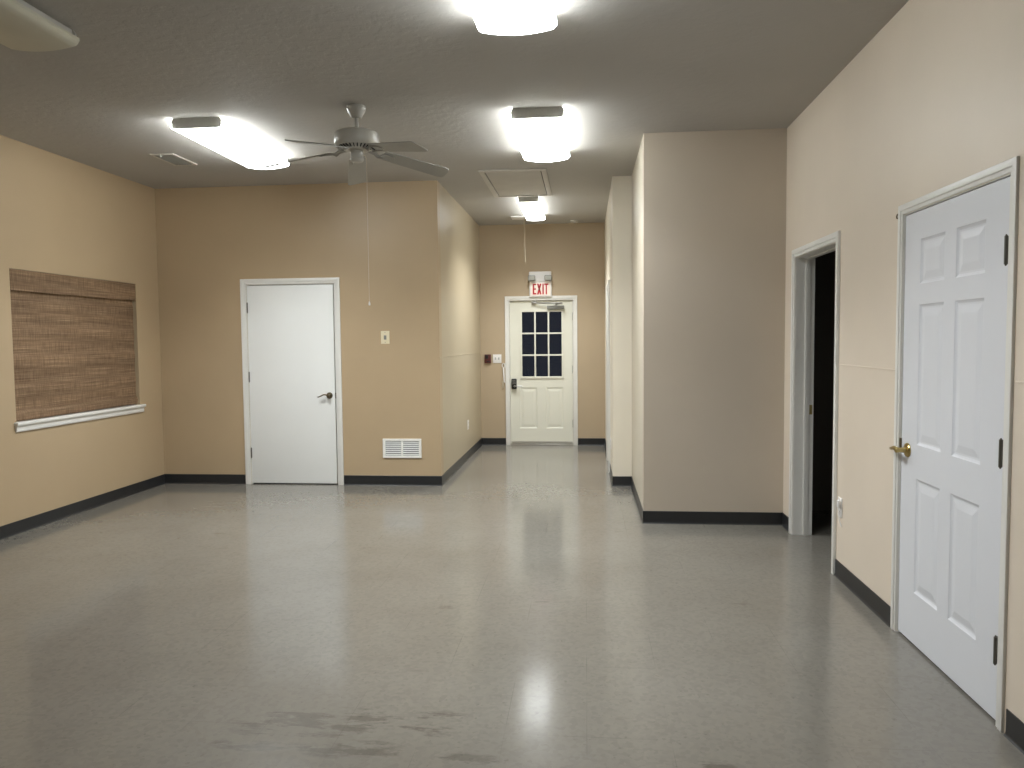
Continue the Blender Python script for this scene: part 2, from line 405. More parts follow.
# ---------------------------------------------------------------- doors
def casing(parent, f, u0, u1, zt, w=0.06, th=0.017, m=None, reveal=0.003, right_depth=None):
    """moulded casing: an inner thin band and an outer thicker band, mitred as one U"""
    m = m or M['trim']
    def U(a, b): return [(u0 - b, 0), (u0 - a, 0), (u0 - a, zt + a), (u1 + a, zt + a), (u1 + a, 0), (u1 + b, 0), (u1 + b, zt + b), (u0 - b, zt + b)]
    mb = MB(f); fn = lambda u, z, d: (u, d, z)
    mb.prism(U(reveal, w), fn, 0, th * .62, .002)
    mb.prism(U(w * .42, w), fn, th * .55, th, .0035)
    return mb.build('door_casing', m, parent)
def jamb(parent, f, u0, u1, zt, depth, stop_d, m=None, jt=.018):
    m = m or M['trim']; mb = MB(f); fn = lambda u, z, d: (u, d, z)
    mb.prism([(u0 - .001, 0), (u0 + jt*.15, 0), (u0 + jt*.15, zt - jt*.15), (u1 - jt*.15, zt - jt*.15), (u1 - jt*.15, 0), (u1 + .001, 0), (u1 + .001, zt + .001), (u0 - .001, zt + .001)], fn, -depth, 0.001)
    s = jt * .15
    mb.prism([(u0 + s, 0), (u0 + s + .011, 0), (u0 + s + .011, zt - s - .011), (u1 - s - .011, zt - s - .011), (u1 - s - .011, 0), (u1 - s, 0), (u1 - s, zt - s), (u0 + s, zt - s)], fn, stop_d - .035, stop_d, .002)
    return mb.build('door_jamb', m, parent)

def hinge(parent, f, u, z, d, m, h=0.1):
    mb = MB(f); mb.tube([(u, d, z - h/2), (u, d, z + h/2)], .0065, 12)
    mb.tube([(u, d, z + h/2), (u, d, z + h/2 + .006)], [.0045, .002], 10); mb.tube([(u, d, z - h/2 - .006), (u, d, z - h/2)], [.002, .0045], 10)
    return mb.build('hinge', m, parent)

def panelled(mb, u0, u1, z0, z1, dback, dfront, panels, holes=()):
    """slab whose front face carries raised panels (u0,u1,z0,z1) and through holes"""
    us = sorted({u0, u1} | {p[0] for p in panels} | {p[1] for p in panels} | {p[0] for p in holes} | {p[1] for p in holes})
    zs = sorted({z0, z1} | {p[2] for p in panels} | {p[3] for p in panels} | {p[2] for p in holes} | {p[3] for p in holes})
    t = bmesh.new()
    def quad(*ps): t.faces.new([t.verts.new(p) for p in ps])
    inside = lambda R, a, b, c, d: R[0] <= a + 1e-6 and R[1] >= b - 1e-6 and R[2] <= c + 1e-6 and R[3] >= d - 1e-6
    for a, b in zip(us, us[1:]):
        for c, d in zip(zs, zs[1:]):
            if any(inside(h, a, b, c, d) for h in holes): continue
            quad((a, dback, c), (b, dback, c), (b, dback, d), (a, dback, d))
            if any(inside(p, a, b, c, d) for p in panels): continue
            quad((a, dfront, c), (b, dfront, c), (b, dfront, d), (a, dfront, d))
    for (a, b, c, d) in holes:
        quad((a, dback, c), (b, dback, c), (b, dfront, c), (a, dfront, c)); quad((a, dback, d), (b, dback, d), (b, dfront, d), (a, dfront, d))
        quad((a, dback, c), (a, dback, d), (a, dfront, d), (a, dfront, c)); quad((b, dback, c), (b, dback, d), (b, dfront, d), (b, dfront, c))
    for (a, b, c, d) in panels:
        prev = (0.0, dfront)
        for ins, dep in ((.004, -.003), (.012, -.0065), (.020, -.007), (.028, -.006), (.052, -.0022), (.056, -.002)):
            i0, h0 = prev; i1, h1 = ins, dfront + dep
            O = [(a+i0, h0, c+i0), (b-i0, h0, c+i0), (b-i0, h0, d-i0), (a+i0, h0, d-i0)]
            I = [(a+i1, h1, c+i1), (b-i1, h1, c+i1), (b-i1, h1, d-i1), (a+i1, h1, d-i1)]
            for k in range(4): quad(O[k], O[(k+1) % 4], I[(k+1) % 4], I[k])
            prev = (i1, h1)
        i, h = prev; quad((a+i, h, c+i), (b-i, h, c+i), (b-i, h, d-i), (a+i, h, d-i))
    quad((u0, dback, z0), (u1, dback, z0), (u1, dfront, z0), (u0, dfront, z0)); quad((u0, dback, z1), (u1, dback, z1), (u1, dfront, z1), (u0, dfront, z1))
    quad((u0, dback, z0), (u0, dback, z1), (u0, dfront, z1), (u0, dfront, z0)); quad((u1, dback, z0), (u1, dback, z1), (u1, dfront, z1), (u1, dfront, z0))
    bmesh.ops.remove_doubles(t, verts=list(t.verts), dist=1e-5)
    return mb.merge(t)

def lever(parent, f, u, z, d, direction, m, rose=.032, length=.105, drop=0.0, wave=0.006, r=.0075):
    n = (0, 1, 0)
    mb = MB(f)
    mb.lathe([(rose, 0), (rose, .004), (rose*.9, .009), (rose*.55, .012), (.013, .014), (.011, .040), (.0135, .046), (.0135, .056), (.010, .060), (0, .061)], (u, d, z), n, 28)
    pts = []
    for k in range(13):
        t = k / 12
        pts.append((u + direction * length * t, d + .050 - .010 * t * t, z + wave * math.sin(t * 2 * PI * .8) * 1.2 - drop * t * t))
    rs = [r * (1.25 - .45 * (k / 12)) for k in range(13)]; rs[-1] = r * .55
    mb.tube(pts, rs, 12)
    return mb.build('door_lever', m, parent)

# door_1: plain white door, back wall
f = F_BACK
d1 = empty('door_1', (0.5*(D1[0]+D1[1]), Y1, 0), 'plain flat white door in the tan back wall', 'door', kind='structure')
casing(d1, f, D1[0], D1[1], D1[3], .06, .017)
jamb(d1, f, D1[0], D1[1], D1[3], T, -.045)
leaf = MB(f).box((D1[0] + .005, -.042, .012), (D1[1] - .015, -.004, D1[3] - .007), .002).build('door_leaf', M['door'], d1)
for z in (1.815, 1.108, .325): hinge(d1, f, D1[0] + .005, z, .003, M['hinge'])
lever(d1, f, -2.592, .915, -.004, -1, M['bronze'], rose=.033, length=.115, wave=.010, r=.0062)
MB(f).box((D1[1] - .0125, -.010, .885), (D1[1] - .002, .0005, .945), .001).build('strike_plate', M['hinge'], d1)
MB(f).box((D1[0] + .004, -.046, 0), (D1[1] - .004, -.030, .030)).build('door_sweep', M['rubber'], d1)

# door_2: exit door with nine-pane light
f = F_FAR
d2 = empty('door_2', (0.5*(D2[0]+D2[1]), Y2, 0), 'ivory exit door with a nine pane window at the hall end', 'door', kind='structure')
casing(d2, f, D2[0], D2[1], D2[3], .061, .018)
jamb(d2, f, D2[0], D2[1], D2[3], T, -.070)
GL = (-.876, -.318, .950, 1.852)
mb = MB(f)
panelled(mb, D2[0] + .005, D2[1] - .005, .020, D2[3] - .006, -.068, -.025, [(-.905, -.668, .235, .800), (-.542, -.305, .235, .800)], [GL])
mb.build('door_leaf', M['exitdoor'], d2, smooth=False)
g0, g1, h0, h1 = GL
mb = MB(f)
fn = lambda u, z, d: (u, d, z)
for (a, b, c, d_) in ((g0 - .024, g0 + .006, h0 - .024, h1 + .024), (g1 - .006, g1 + .024, h0 - .024, h1 + .024)): mb.box((a, -.030, c), (b, -.012, d_), .003)
for (c, d_) in ((h0 - .024, h0 + .006), (h1 - .006, h1 + .024)): mb.box((g0 + .004, -.0305, c), (g1 - .004, -.0118, d_), .003)
lf = mb.build('window_frame', M['exitdoor'], d2)
mb = MB(f)
for k in (1, 2):
    u = g0 + (g1 - g0) * k / 3; mb.box((u - .011, -.030, h0), (u + .011, -.015, h1), .003)
    z = h0 + (h1 - h0) * k / 3; mb.box((g0, -.0302, z - .011), (g1, -.0152, z + .011), .003)
mb.build('muntins', M['exitdoor'], lf)
MB(f).box((g0 + .002, -.050, h0 + .002), (g1 - .002, -.044, h1 - .002)).build('glass_pane', M['glass'], d2, smooth=False)
for z in (1.78, 1.05, .30): hinge(d2, f, D2[1] - .004, z, -.018, M['steel'])
# keypad lock with lever
mb = MB(f); mb.box((-1.022, -.025, .782), (-.950, .012, .925), .012, 3)
kl = mb.build('keypad_lock', M['black'], d2)
mb = MB(f)
for i in range(3):
    for j in range(3): mb.lathe([(.0065, 0), (.0055, .003), (0, .0035)], (-1.003 + .017*i, .0115, .860 + .019*j), (0, 1, 0), 12)
mb.build('keypad_buttons', M['greylamp'], kl)
mb = MB(f); mb.lathe([(.017, 0), (.014, .02), (.012, .03)], (-.978, .0115, .822), (0, 1, 0), 18)
mb.tube([(-.978, .038, .822), (-.95, .042, .826), (-.90, .040, .826), (-.872, .036, .824)], [.008, .0075, .0065, .005], 10)
mb.build('lever_handle', M['steel'], kl)
# closer
cl = MB(f).box((-.520, -.025, 1.880), (-.285, .030, 1.928), .008).build('door_closer', M['greylamp'], d2)
mb = MB(f); mb.lathe([(.018, 0), (.018, .012), (.010, .016), (0, .017)], (-.40, .005, 1.928), (0, 0, 1), 20)
mb.tube([(-.40, .005, 1.944), (-.345, .085, 1.950), (-.320, .105, 1.952)], .009, 8); mb.tube([(-.320, .105, 1.958), (-.52, .05, 1.962), (-.715, .010, 1.966)], .009, 8)
mb.lathe([(.016, -.012), (.016, .012)], (-.320, .105, 1.954), (0, 0, 1), 14)
mb.box((-.735, -.022, 1.955), (-.665, .016, 1.985), .003)
mb.build('closer_arm', M['steel'], cl)
MB(f).box((D2[0] + .004, -.075, 0), (D2[1] - .004, .02, .016), .004).build('threshold', M['alum'], d2)
MB(f).box((D2[0] + .012, -.026, .020), (D2[1] - .012, -.018, .052), .002).build('door_sweep', M['alum'], d2)

# door_3: six-panel door on the right
f = F_RIGHT
d3 = empty('door_3', (XR, 0.5*(D3[0]+D3[1]), 0), 'cool white six panel door at the right with a brass lever', 'door', kind='structure')
casing(d3, f, D3[0], D3[1], D3[3], .050, .012)
jamb(d3, f, D3[0], D3[1], D3[3], T, -.045)
P = []
for (a, b) in ((3.125, 3.360), (3.460, 3.700)):
    P += [(a, b, 1.700, 1.905), (a, b, .955, 1.605), (a, b, .255, .795)]
mb = MB(f); panelled(mb, D3[0] + .014, D3[1] - .005, .012, D3[3] - .007, -.046, -.005, P)
mb.build('door_leaf', M['paneldoor'], d3, smooth=False)
for z in (1.768, 1.025, .284):
    hg = hinge(d3, f, D3[0] + .012, z, .007, M['hinge'], .102)
    MB(f).box((D3[0] + .014, -.0052, z - .05), (D3[0] + .036, -.0030, z + .05)).build('hinge_leaf', M['hinge'], hg)
lever(d3, f, 3.795, .917, -.005, 1, M['brass'], rose=.034, length=.105, wave=.004, r=.0095)
MB(f).box((D3[1] - .008, -.012, .905), (D3[1] + .002, .003, .965), .001).build('strike_plate', M['bronze'], d3)
MB(f).box((D3[0] + .004, -.046, 0), (D3[1] - .004, -.03, .03)).build('door_sweep', M['rubber'], d3)

# door_4: open doorway on the right (the leaf swings back into the dark room)
d4 = empty('door_4', (XR, 0.5*(D4[0]+D4[1]), 0), 'open white framed doorway into the dark room', 'doorway', kind='structure')
casing(d4, f, D4[0], D4[1], D4[3], .060, .018)
jamb(d4, f, D4[0], D4[1], D4[3], T + .004, -.068)
MB(f).box((D4[1] - .0030, -.126, .895), (D4[1] - .0045, -.090, .965), .0005).build('strike_plate', M['brass'], d4)
# leaf folded back against the dark room's near wall
mb = MB(); panelled(mb, 0, .84, .012, 2.028, 0, .035, [(.11, .37, 1.7, 1.905), (.47, .73, 1.7, 1.905), (.11, .37, .955, 1.605), (.47, .73, .955, 1.605), (.11, .37, .255, .795), (.47, .73, .255, .795)])
ang = math.radians(4)
for v in mb.bm.verts:
    u, d, z = v.co; v.co = Vector((XR + T + .012 + u * math.cos(ang), D4[0] - .004 - .036 + d - u * math.sin(ang), z))
mb.build('door_leaf', M['paneldoor'], d4, smooth=False)

# door_5: door in the right side of the hall, seen edge-on
f = F_HALLR
d5 = empty('door_5', (XB, 0.5*(D5[0]+D5[1]), 0), 'white door frame seen edge on at the right of the hall', 'door', kind='structure')
casing(d5, f, D5[0], D5[1], D5[3], .061, .020)
jamb(d5, f, D5[0], D5[1], D5[3], T, -.040)
MB(f).box((D5[0] + .005, -.040, .012), (D5[1] - .005, -.004, D5[3] - .007), .002).build('door_leaf', M['door'], d5)

# ---------------------------------------------------------------- window_1 with sill
f = F_LEFT
w0, w1, wz0, wz1 = W1
w = empty('window_1', (XL, 0.5*(w0+w1), wz0), 'recessed window behind the woven blind in the left wall', 'window', kind='structure')
mb = MB(f)
for a, b in ((w0, w0 + .05), (w1 - .05, w1), (.5*(w0+w1) - .025, .5*(w0+w1) + .025)): mb.box((a, -.125, wz0), (b, -.085, wz1), .003)
for a, b in ((wz0, wz0 + .05), (wz1 - .05, wz1)): mb.box((w0 + .05, -.125, a), (w1 - .05, -.085, b), .003)
mb.build('window_frame', M['trim'], w)
MB(f).box((w0 + .04, -.109, wz0 + .04), (w1 - .04, -.103, wz1 - .04)).build('window_pane', M['glass'], w, smooth=False)
mb = MB(f)
mb.box((w0 - .025, -.08, wz0 - .022), (w1 + .055, .032, wz0 + .003), .006, 3)
mb.prism([(0, wz0 - .073), (.012, wz0 - .073), (.016, wz0 - .062), (.016, wz0 - .034), (.026, wz0 - .022), (0, wz0 - .022)], lambda d, z, u: (u, d, z), w0 - .018, w1 + .045, .0015)
mb.build('window_sill', M['trim'], w)

# woven blind, hung inside the reveal
bl = empty('window_blind', (XL - .03, .5*(w0+w1), wz1), 'brown woven reed blind lowered over the left wall window', 'blind')
mb = MB(f); mb.box((w0 + .006, -.060, 1.884), (w1 - .006, -.004, 1.888)); mb.box((w0 + .006, -.0085, 1.881), (w1 - .006, -.002, wz1 - .002), .002)
mb.box((w0 + .006, -.060, 1.884), (w0 + .010, -.004, wz1 - .002)); mb.box((w1 - .010, -.060, 1.884), (w1 - .006, -.004, wz1 - .002))
mb.build('valance', M['reed'], bl, smooth=False)
t = bmesh.new(); rows = 150; zt, zb = wz1 - .006, .935
prev = None
random.seed(3)
cols = [w0 + .008 + (w1 - .022 - w0 - .008) * k / 10 for k in range(11)]
for i in range(rows + 1):
    z = zt + (zb - zt) * i / rows
    d = -.024 + (.0018 if i % 2 else 0) + .003 * math.sin(i * .21) + random.uniform(-.0004, .0004)
    cur = [t.verts.new((u, d + .0012 * math.sin(u * 5 + i * .05), z)) for u in cols]
    if prev:
        for k in range(10): t.faces.new((prev[k], prev[k+1], cur[k+1], cur[k]))
    prev = cur
bmesh.ops.solidify(t, geom=list(t.faces), thickness=.003)
mb = MB(f); mb.merge(t); mb.build('shade', M['reed'], bl)
# soft fold at the bottom, resting just above the sill
mb = MB(f)
mb.prism([(-.030, .945), (-.014, .945), (-.005, .925), (-.002, .905), (-.006, .878), (-.016, .866), (-.034, .866), (-.042, .885), (-.040, .92)], lambda d, z, u: (u, d, z), w0 + .008, w1 - .028, .003)
mb.build('bottom_fold', M['reed'], bl)

# ---------------------------------------------------------------- fluorescent fixtures
def fixture(x0, x1, y0, y1, label, lens, group='ceiling light fixtures', drop=.075, bulge=.020):
    cx, cy = .5*(x0+x1), .5*(y0+y1); hw = .5*(x1-x0)
    root = empty('ceiling_light', (cx, cy, H), label, 'ceiling light', group)
    z0 = H - drop
    def section(w, s=1.0, top=H - .004):
        pts = [(-w*.97, z0 + .040), (-w, z0 + .037), (-w, z0 + .023), (-w*.955, z0 + .010), (-w*.90, z0)]
        n = 12
        for k in range(n + 1):
            a = -w*.90 + 2*w*.90*k/n; pts.append((a, z0 - bulge * (1 - (a/(w*.90))**2)))
        pts += [(w*.90, z0), (w*.955, z0 + .010), (w, z0 + .023), (w, z0 + .037), (w*.97, z0 + .040)]
        out = []
        for p in pts:
            if not out or abs(out[-1][0]-p[0]) + abs(out[-1][1]-p[1]) > 1e-5: out.append(p)
        return out
    fn = lambda a, z, y: (cx + a, y, z)
    # steel pan on the ceiling
    MB().box((cx - hw*.86, y0 + .008, z0 + .032), (cx + hw*.86, y1 - .008, H), .004).build('housing', M['housing'], root)
    # lens: open shell, closed at both ends by caps
    t = MB(); sec = section(hw)
    tb = bmesh.new(); A = [tb.verts.new(fn(a, z, y0 - .002)) for a, z in sec]; B = [tb.verts.new(fn(a, z, y1 + .002)) for a, z in sec]
    for k in range(len(sec) - 1): tb.faces.new((A[k], A[k+1], B[k+1], B[k]))
    bmesh.ops.recalc_face_normals(tb, faces=list(tb.faces))
    bmesh.ops.solidify(tb, geom=list(tb.faces), thickness=.003)
    t.merge(tb); lo = t.build('lens', lens, root)
    if lens is not M['lens_off']:            # the ribbed sides of the wrap let out less light than the flat bottom
        lo.data.materials.append(M['lens_side']); lo.data.materials.append(M['lens_corner_hall' if lens is M['lens_hall'] else 'lens_corner'])
        for pl in lo.data.polygons:
            if abs(pl.normal.x) > .93: pl.material_index = 1
            elif abs(pl.normal.x) > .40: pl.material_index = 2
    if lens is not M['lens_off']:            # the prismatic lens throws most of its light downward: the fixture's lamp
        li = bpy.data.lights.new('tube_light', 'AREA'); li.shape = 'RECTANGLE'; li.size = 2*hw*.86; li.size_y = (y1 - y0) * .94
        li.energy = (1.75 if lens is M['lens_hall'] else 1.0) * LAMP * li.size * li.size_y; li.spread = math.radians(125); li.color = (0.95, 0.985, 1.0)
        lp = bpy.data.objects.new('tube_light', li); C.objects.link(lp); lp.parent = root; lp.location = (0, 0, z0 - bulge - .003 - H)
    for ya, yb in ((y0, y0 + .012), (y1 - .012, y1)):
        cap = [(-hw*.86, H), (-hw*.93, H - .016), (-hw*.945, z0 + .010), (-hw*.90, z0 + .003), (hw*.90, z0 + .003), (hw*.945, z0 + .010), (hw*.93, H - .016), (hw*.86, H)]
        MB().prism(cap, fn, ya, yb, .002).build('end_cap', M['housing'], root)
    return root
fixture(-.512, -.124, 5.30, 6.51, 'lit wraparound ceiling light nearer the hall, left of the grey beige block wall', M['lens_on'])
fixture(-.520, -.131, 2.60, 3.815, 'lit ceiling light cut off by the top edge of the photo', M['lens_on'])
fixture(-2.912, -2.522, 5.24, 6.45, 'lit long ceiling light left of the ceiling fan', M['lens_on'])
fixture(-2.930, -2.540, 2.51, 3.735, 'unlit ceiling light in the top left corner', M['lens_off'])
fixture(-.738, -.497, 8.49, 9.76, 'small narrow lit ceiling light at the far end inside the hall', M['lens_hall'], drop=.070, bulge=.010)

# ---------------------------------------------------------------- ceiling fan
FX, FY = -1.530, 5.130
fan = empty('ceiling_fan', (FX, FY, H), 'off white five blade ceiling fan with a long pull cord', 'ceiling fan')
mb = MB(); mb.lathe([(.063, 0), (.065, -.008), (.065, -.018), (.056, -.040), (.042, -.062), (.037, -.074), (.030, -.080), (0, -.080)], (FX, FY, H), seg=36); mb.build('canopy', M['fanwhite'], fan)
MB().tube([(FX, FY, H - .075), (FX, FY, 2.87)], .0135, 18).build('downrod', M['fanwhite'], fan)
mb = MB(); mb.lathe([(.016, 2.898), (.022, 2.884), (.060, 2.877), (.122, 2.872), (.140, 2.864), (.149, 2.850), (.151, 2.800), (.147, 2.784), (.135, 2.772), (.112, 2.768), (.085, 2.748), (0, 2.748)], (FX, FY, 0), seg=48)
mo = mb.build('motor_housing', M['fanwhite'], fan)
mb = MB()
for k in range(30):
    a = 2*PI*k/30; c, s = math.cos(a), math.sin(a)
    mb.tube([(FX + .126*c, FY + .126*s, 2.7695), (FX + .096*c, FY + .096*s, 2.7555)], .0042, 6)
mb.build('vent_slots', M['ventdark'], mo)
mb = MB(); mb.lathe([(.046, 2.750), (.046, 2.738), (.041, 2.736), (.041, 2.700), (.044, 2.694), (.044, 2.684), (.034, 2.672), (.016, 2.668), (0, 2.667)], (FX, FY, 0), seg=36); sw = mb.build('switch_housing', M['fanwhite'], fan)
PITCH_B = math.radians(14.5)
def blade_pt(th, r, t, up=0.0):
    er = Vector((math.cos(th), math.sin(th), 0)); et = Vector((-math.sin(th), math.cos(th), 0))
    zc = 2.738 - (r - .18) / .48 * .078
    return Vector((FX, FY, zc)) + er * r + et * (t * math.cos(PITCH_B)) + Vector((0, 0, -t * math.sin(PITCH_B) + up))
for k in range(5):
    th = math.radians(107 + 72 * k)
    out = [(.185, -.046), (.195, -.058)]
    out += [(.62, -.070)] + [(.628 + .032*math.sin(a), -.070 + .032*(1-math.cos(a))) for a in (.4, .8, 1.2, PI/2)]
    out += [(.628 + .032*math.sin(a), .070 - .032*(1-math.cos(a))) for a in (PI/2 , 1.2, .8, .4)] + [(.62, .070), (.195, .058), (.185, .046)]
    t = bmesh.new(); A = [t.verts.new(blade_pt(th, r, tt, -.003)) for r, tt in out]; B = [t.verts.new(blade_pt(th, r, tt, .003)) for r, tt in out]
    t.faces.new(A[::-1]); t.faces.new(B); n = len(out)
    for i in range(n): t.faces.new((A[i], A[(i+1) % n], B[(i+1) % n], B[i]))
    mb = MB(); mb.merge(t); bo = mb.build('blade', M['blade'], fan, smooth=False)
    # iron: curved bracket from motor to blade
    mb = MB(); er = Vector((math.cos(th), math.sin(th), 0)); et = Vector((-math.sin(th), math.cos(th), 0))
    base = Vector((FX, FY, 0))
    for sgn in (-1, 1):
        p = [base + er*.085 + et*(.012*sgn) + Vector((0, 0, 2.752)), base + er*.125 + et*(.016*sgn) + Vector((0, 0, 2.742)), base + er*.150 + et*(.022*sgn) + Vector((0, 0, 2.722)), blade_pt(th, .185, .032*sgn, -.006), blade_pt(th, .245, .030*sgn, -.006)]
        mb.tube(p, [.008, .008, .0075, .007, .006], 8)
    plate = [(.19, -.034), (.25, -.030), (.27, 0), (.25, .030), (.19, .034)]
    t = bmesh.new(); A = [t.verts.new(blade_pt(th, r, tt, -.0075)) for r, tt in plate]; B = [t.verts.new(blade_pt(th, r, tt, -.0028)) for r, tt in plate]
    t.faces.new(A[::-1]); t.faces.new(B); n = len(plate)
    for i in range(n): t.faces.new((A[i], A[(i+1) % n], B[(i+1) % n], B[i]))
    mb.merge(t); mb.build('blade_iron', M['blade'], bo)
pc = MB().tube([(FX + .040, FY - .012, 2.715), (FX + .056, FY - .014, 2.712), (FX + .068, FY - .014, 2.69), (FX + .068, FY - .014, 1.73)], .0017, 6).build('pull_cord', M['fancord'], fan)
mb = MB(); mb.lathe([(0, 1.735), (.004, 1.730), (.007, 1.714), (.006, 1.706), (0, 1.704)], (FX + .068, FY - .014, 0), seg=14); mb.build('cord_pull', M['plastic'], pc)

# ---------------------------------------------------------------- things on the ceiling
# attic hatch
hx0, hx1, hy0, hy1 = -.985, -.352, 7.155, 8.46
ha = empty('attic_hatch', (.5*(hx0+hx1), .5*(hy0+hy1), H), 'rectangular framed attic hatch in the ceiling before the hall', 'hatch')
fw = .05
for k, (a, b) in enumerate((((hx0, hy0), (hx1, hy0 + fw)), ((hx0, hy1 - fw), (hx1, hy1)), ((hx0, hy0 + fw), (hx0 + fw, hy1 - fw)), ((hx1 - fw, hy0 + fw), (hx1, hy1 - fw)))):
    MB().box((a[0], a[1], H - .016), (b[0], b[1], H), .004).build('trim_strip', M['hatchtrim'], ha)
MB().box((hx0 + fw + .008, hy0 + fw + .008, H - .010), (hx1 - fw - .008, hy1 - fw - .008, H - .001), .001).build('hatch_panel', M['hatch'], ha)
MB().box((hx0 + fw - .002, hy0 + fw - .002, H - .002), (hx1 - fw + .002, hy1 - fw + .002, H)).build('gap_shadow_board', M['ventdark'], ha)  # dark sheet added as the shade in the gap round the panel
# ceiling register
vx0, vx1, vy0, vy1 = -3.615, -3.408, 6.165, 6.570
cv = empty('ceiling_vent', (.5*(vx0+vx1), .5*(vy0+vy1), H), 'small metal air register in the ceiling left of the long light', 'vent')
mb = MB()
for a, b in (((vx0, vy0), (vx1, vy0 + .022)), ((vx0, vy1 - .022), (vx1, vy1)), ((vx0, vy0 + .022), (vx0 + .022, vy1 - .022)), ((vx1 - .022, vy0 + .022), (vx1, vy1 - .022))):
    mb.box((a[0], a[1], H - .012), (b[0], b[1], H), .003)
mb.build('vent_frame', M['hatchtrim'], cv)
for k in range(6):
    x = vx0 + .040 + k * (vx1 - vx0 - .080) / 5
    MB().prism([(x - .012, H - .012), (x - .010, H - .013), (x + .012, H - .003), (x + .010, H - .002)], lambda a, z, y: (a, y, z), vy0 + .022, vy1 - .022).build('louvre', M['greylamp'], cv, smooth=False)
MB().box((vx0 + .02, vy0 + .02, H - .0015), (vx1 - .02, vy1 - .02, H)).build('duct_opening', M['ventdark'], cv)
MB().box((vx0 + .095, vy0 - .001, H - .030), (vx0 + .103, vy0 + .006, H - .008), .001).build('damper_lever', M['ventwhite'], cv)
# pull cord plate in the hall
pp = empty('cord_switch', (-.84, 9.92, H), 'small white ceiling plate with a hanging cord at the hall end', 'pull switch')
MB().box((-.940, 9.80, H - .018), (-.770, 10.02, H), .005).build('ceiling_plate', M['plastic'], pp)
MB().tube([(-.777, 10.0, H - .018), (-.776, 10.0, 2.80), (-.772, 10.0, 2.47)], .003, 6).build('pull_cord', M['cord'], pp)
# smoke detector
sd = empty('smoke_detector', (-.135, 10.32, H), 'small round pale detector on the ceiling above the exit door', 'smoke detector')
mb = MB(); mb.lathe([(.060, H), (.060, H - .012), (.052, H - .026), (.030, H - .032), (0, H - .033)], (-.135, 10.32, 0), seg=28); mb.build('detector_base', M['hatchtrim'], sd)
mb = MB(); mb.lathe([(.014, H - .031), (.012, H - .036), (0, H - .037)], (-.135, 10.32, 0), seg=16); mb.build('sensor_cap', M['greylamp'], sd)

# ---------------------------------------------------------------- exit sign with emergency lamps
f = F_FAR
sg = empty('exit_sign', (-.606, Y2, 2.05), 'white sign with red EXIT letters and two lamp heads above the exit door', 'exit sign')
MB(f).box((-.757, 0, 2.052), (-.455, .048, 2.252), .006).build('sign_housing', M['plastic'], sg)
MB(f).box((-.742, .046, 2.066), (-.470, .050, 2.240), .001).build('sign_face', M['signface'], sg)
MB(f).box((-.762, 0, 2.252), (-.458, .060, 2.392), .010).build('battery_box', M['plastic'], sg)
x0, zb, lh, d = -.712, 2.082, .146, .053
sw_ = .0195                       # stroke
mb = MB(f); fn = lambda u, z, dd: (u, dd, z)
def letter(polys):
    for p in polys: mb.prism(p, fn, .0495, d)
R = lambda a, b, c, e: [(a, c), (b, c), (b, e), (a, e)]
zt = zb + lh; zm = zb + lh / 2
letter([R(x0, x0 + sw_, zb, zt), R(x0 + sw_, x0 + .048, zb, zb + sw_), R(x0 + sw_, x0 + .048, zt - sw_, zt), R(x0 + sw_, x0 + .042, zm - sw_/2, zm + sw_/2)])
xx = x0 + .058
letter([[(xx, zb), (xx + .022, zb), (xx + .062, zt), (xx + .040, zt)], [(xx, zt), (xx + .022, zt), (xx + .062, zb), (xx + .040, zb)]])
xi = xx + .074
letter([R(xi, xi + sw_, zb, zt)])
xt = xi + .027
letter([R(xt, xt + .054, zt - sw_, zt), R(xt + .0185, xt + .0355, zb, zt - sw_)])
mb.build('exit_lettering', M['red'], sg)
for (u, du) in ((-.722, -.02), (-.498, .02)):
    mb = MB(f); ax = Vector((du * 4, .9, -.30)).normalized()
    mb.box((u - .050, .055, 2.262), (u + .050, .125, 2.338), .014, 3)
    lh_ = mb.build('lamp_head', M['greylamp'], sg)
    mb = MB(f); mb.box((u - .040, .122, 2.272), (u + .040, .128, 2.328), .002); mb.build('lamp_lens', M['lampglass'], lh_)

# ---------------------------------------------------------------- wall plates, switches and other small fittings
def screw(mb, u, z, d): mb.lathe([(.0035, 0), (.003, .0012), (0, .0014)], (u, d, z), (0, 1, 0), 10)
# ivory plate on the back wall
f = F_BACK
wp = empty('wall_plate', (-2.0, Y1, 1.5), 'ivory wall plate on the tan wall above the white floor vent', 'wall plate')
MB(f).box((-2.045, 0, 1.434), (-1.957, .007, 1.564), .003).build('cover_plate', M['ivory'], wp)
mb = MB(f); mb.box((-2.014, .006, 1.478), (-1.988, .011, 1.520), .002); mb.build('jack', M['greylamp'], wp)
for z_ in (1.548, 1.450):
    mb = MB(f); screw(mb, -2.001, z_, .0068); mb.build('screw', M['bronze'], wp)
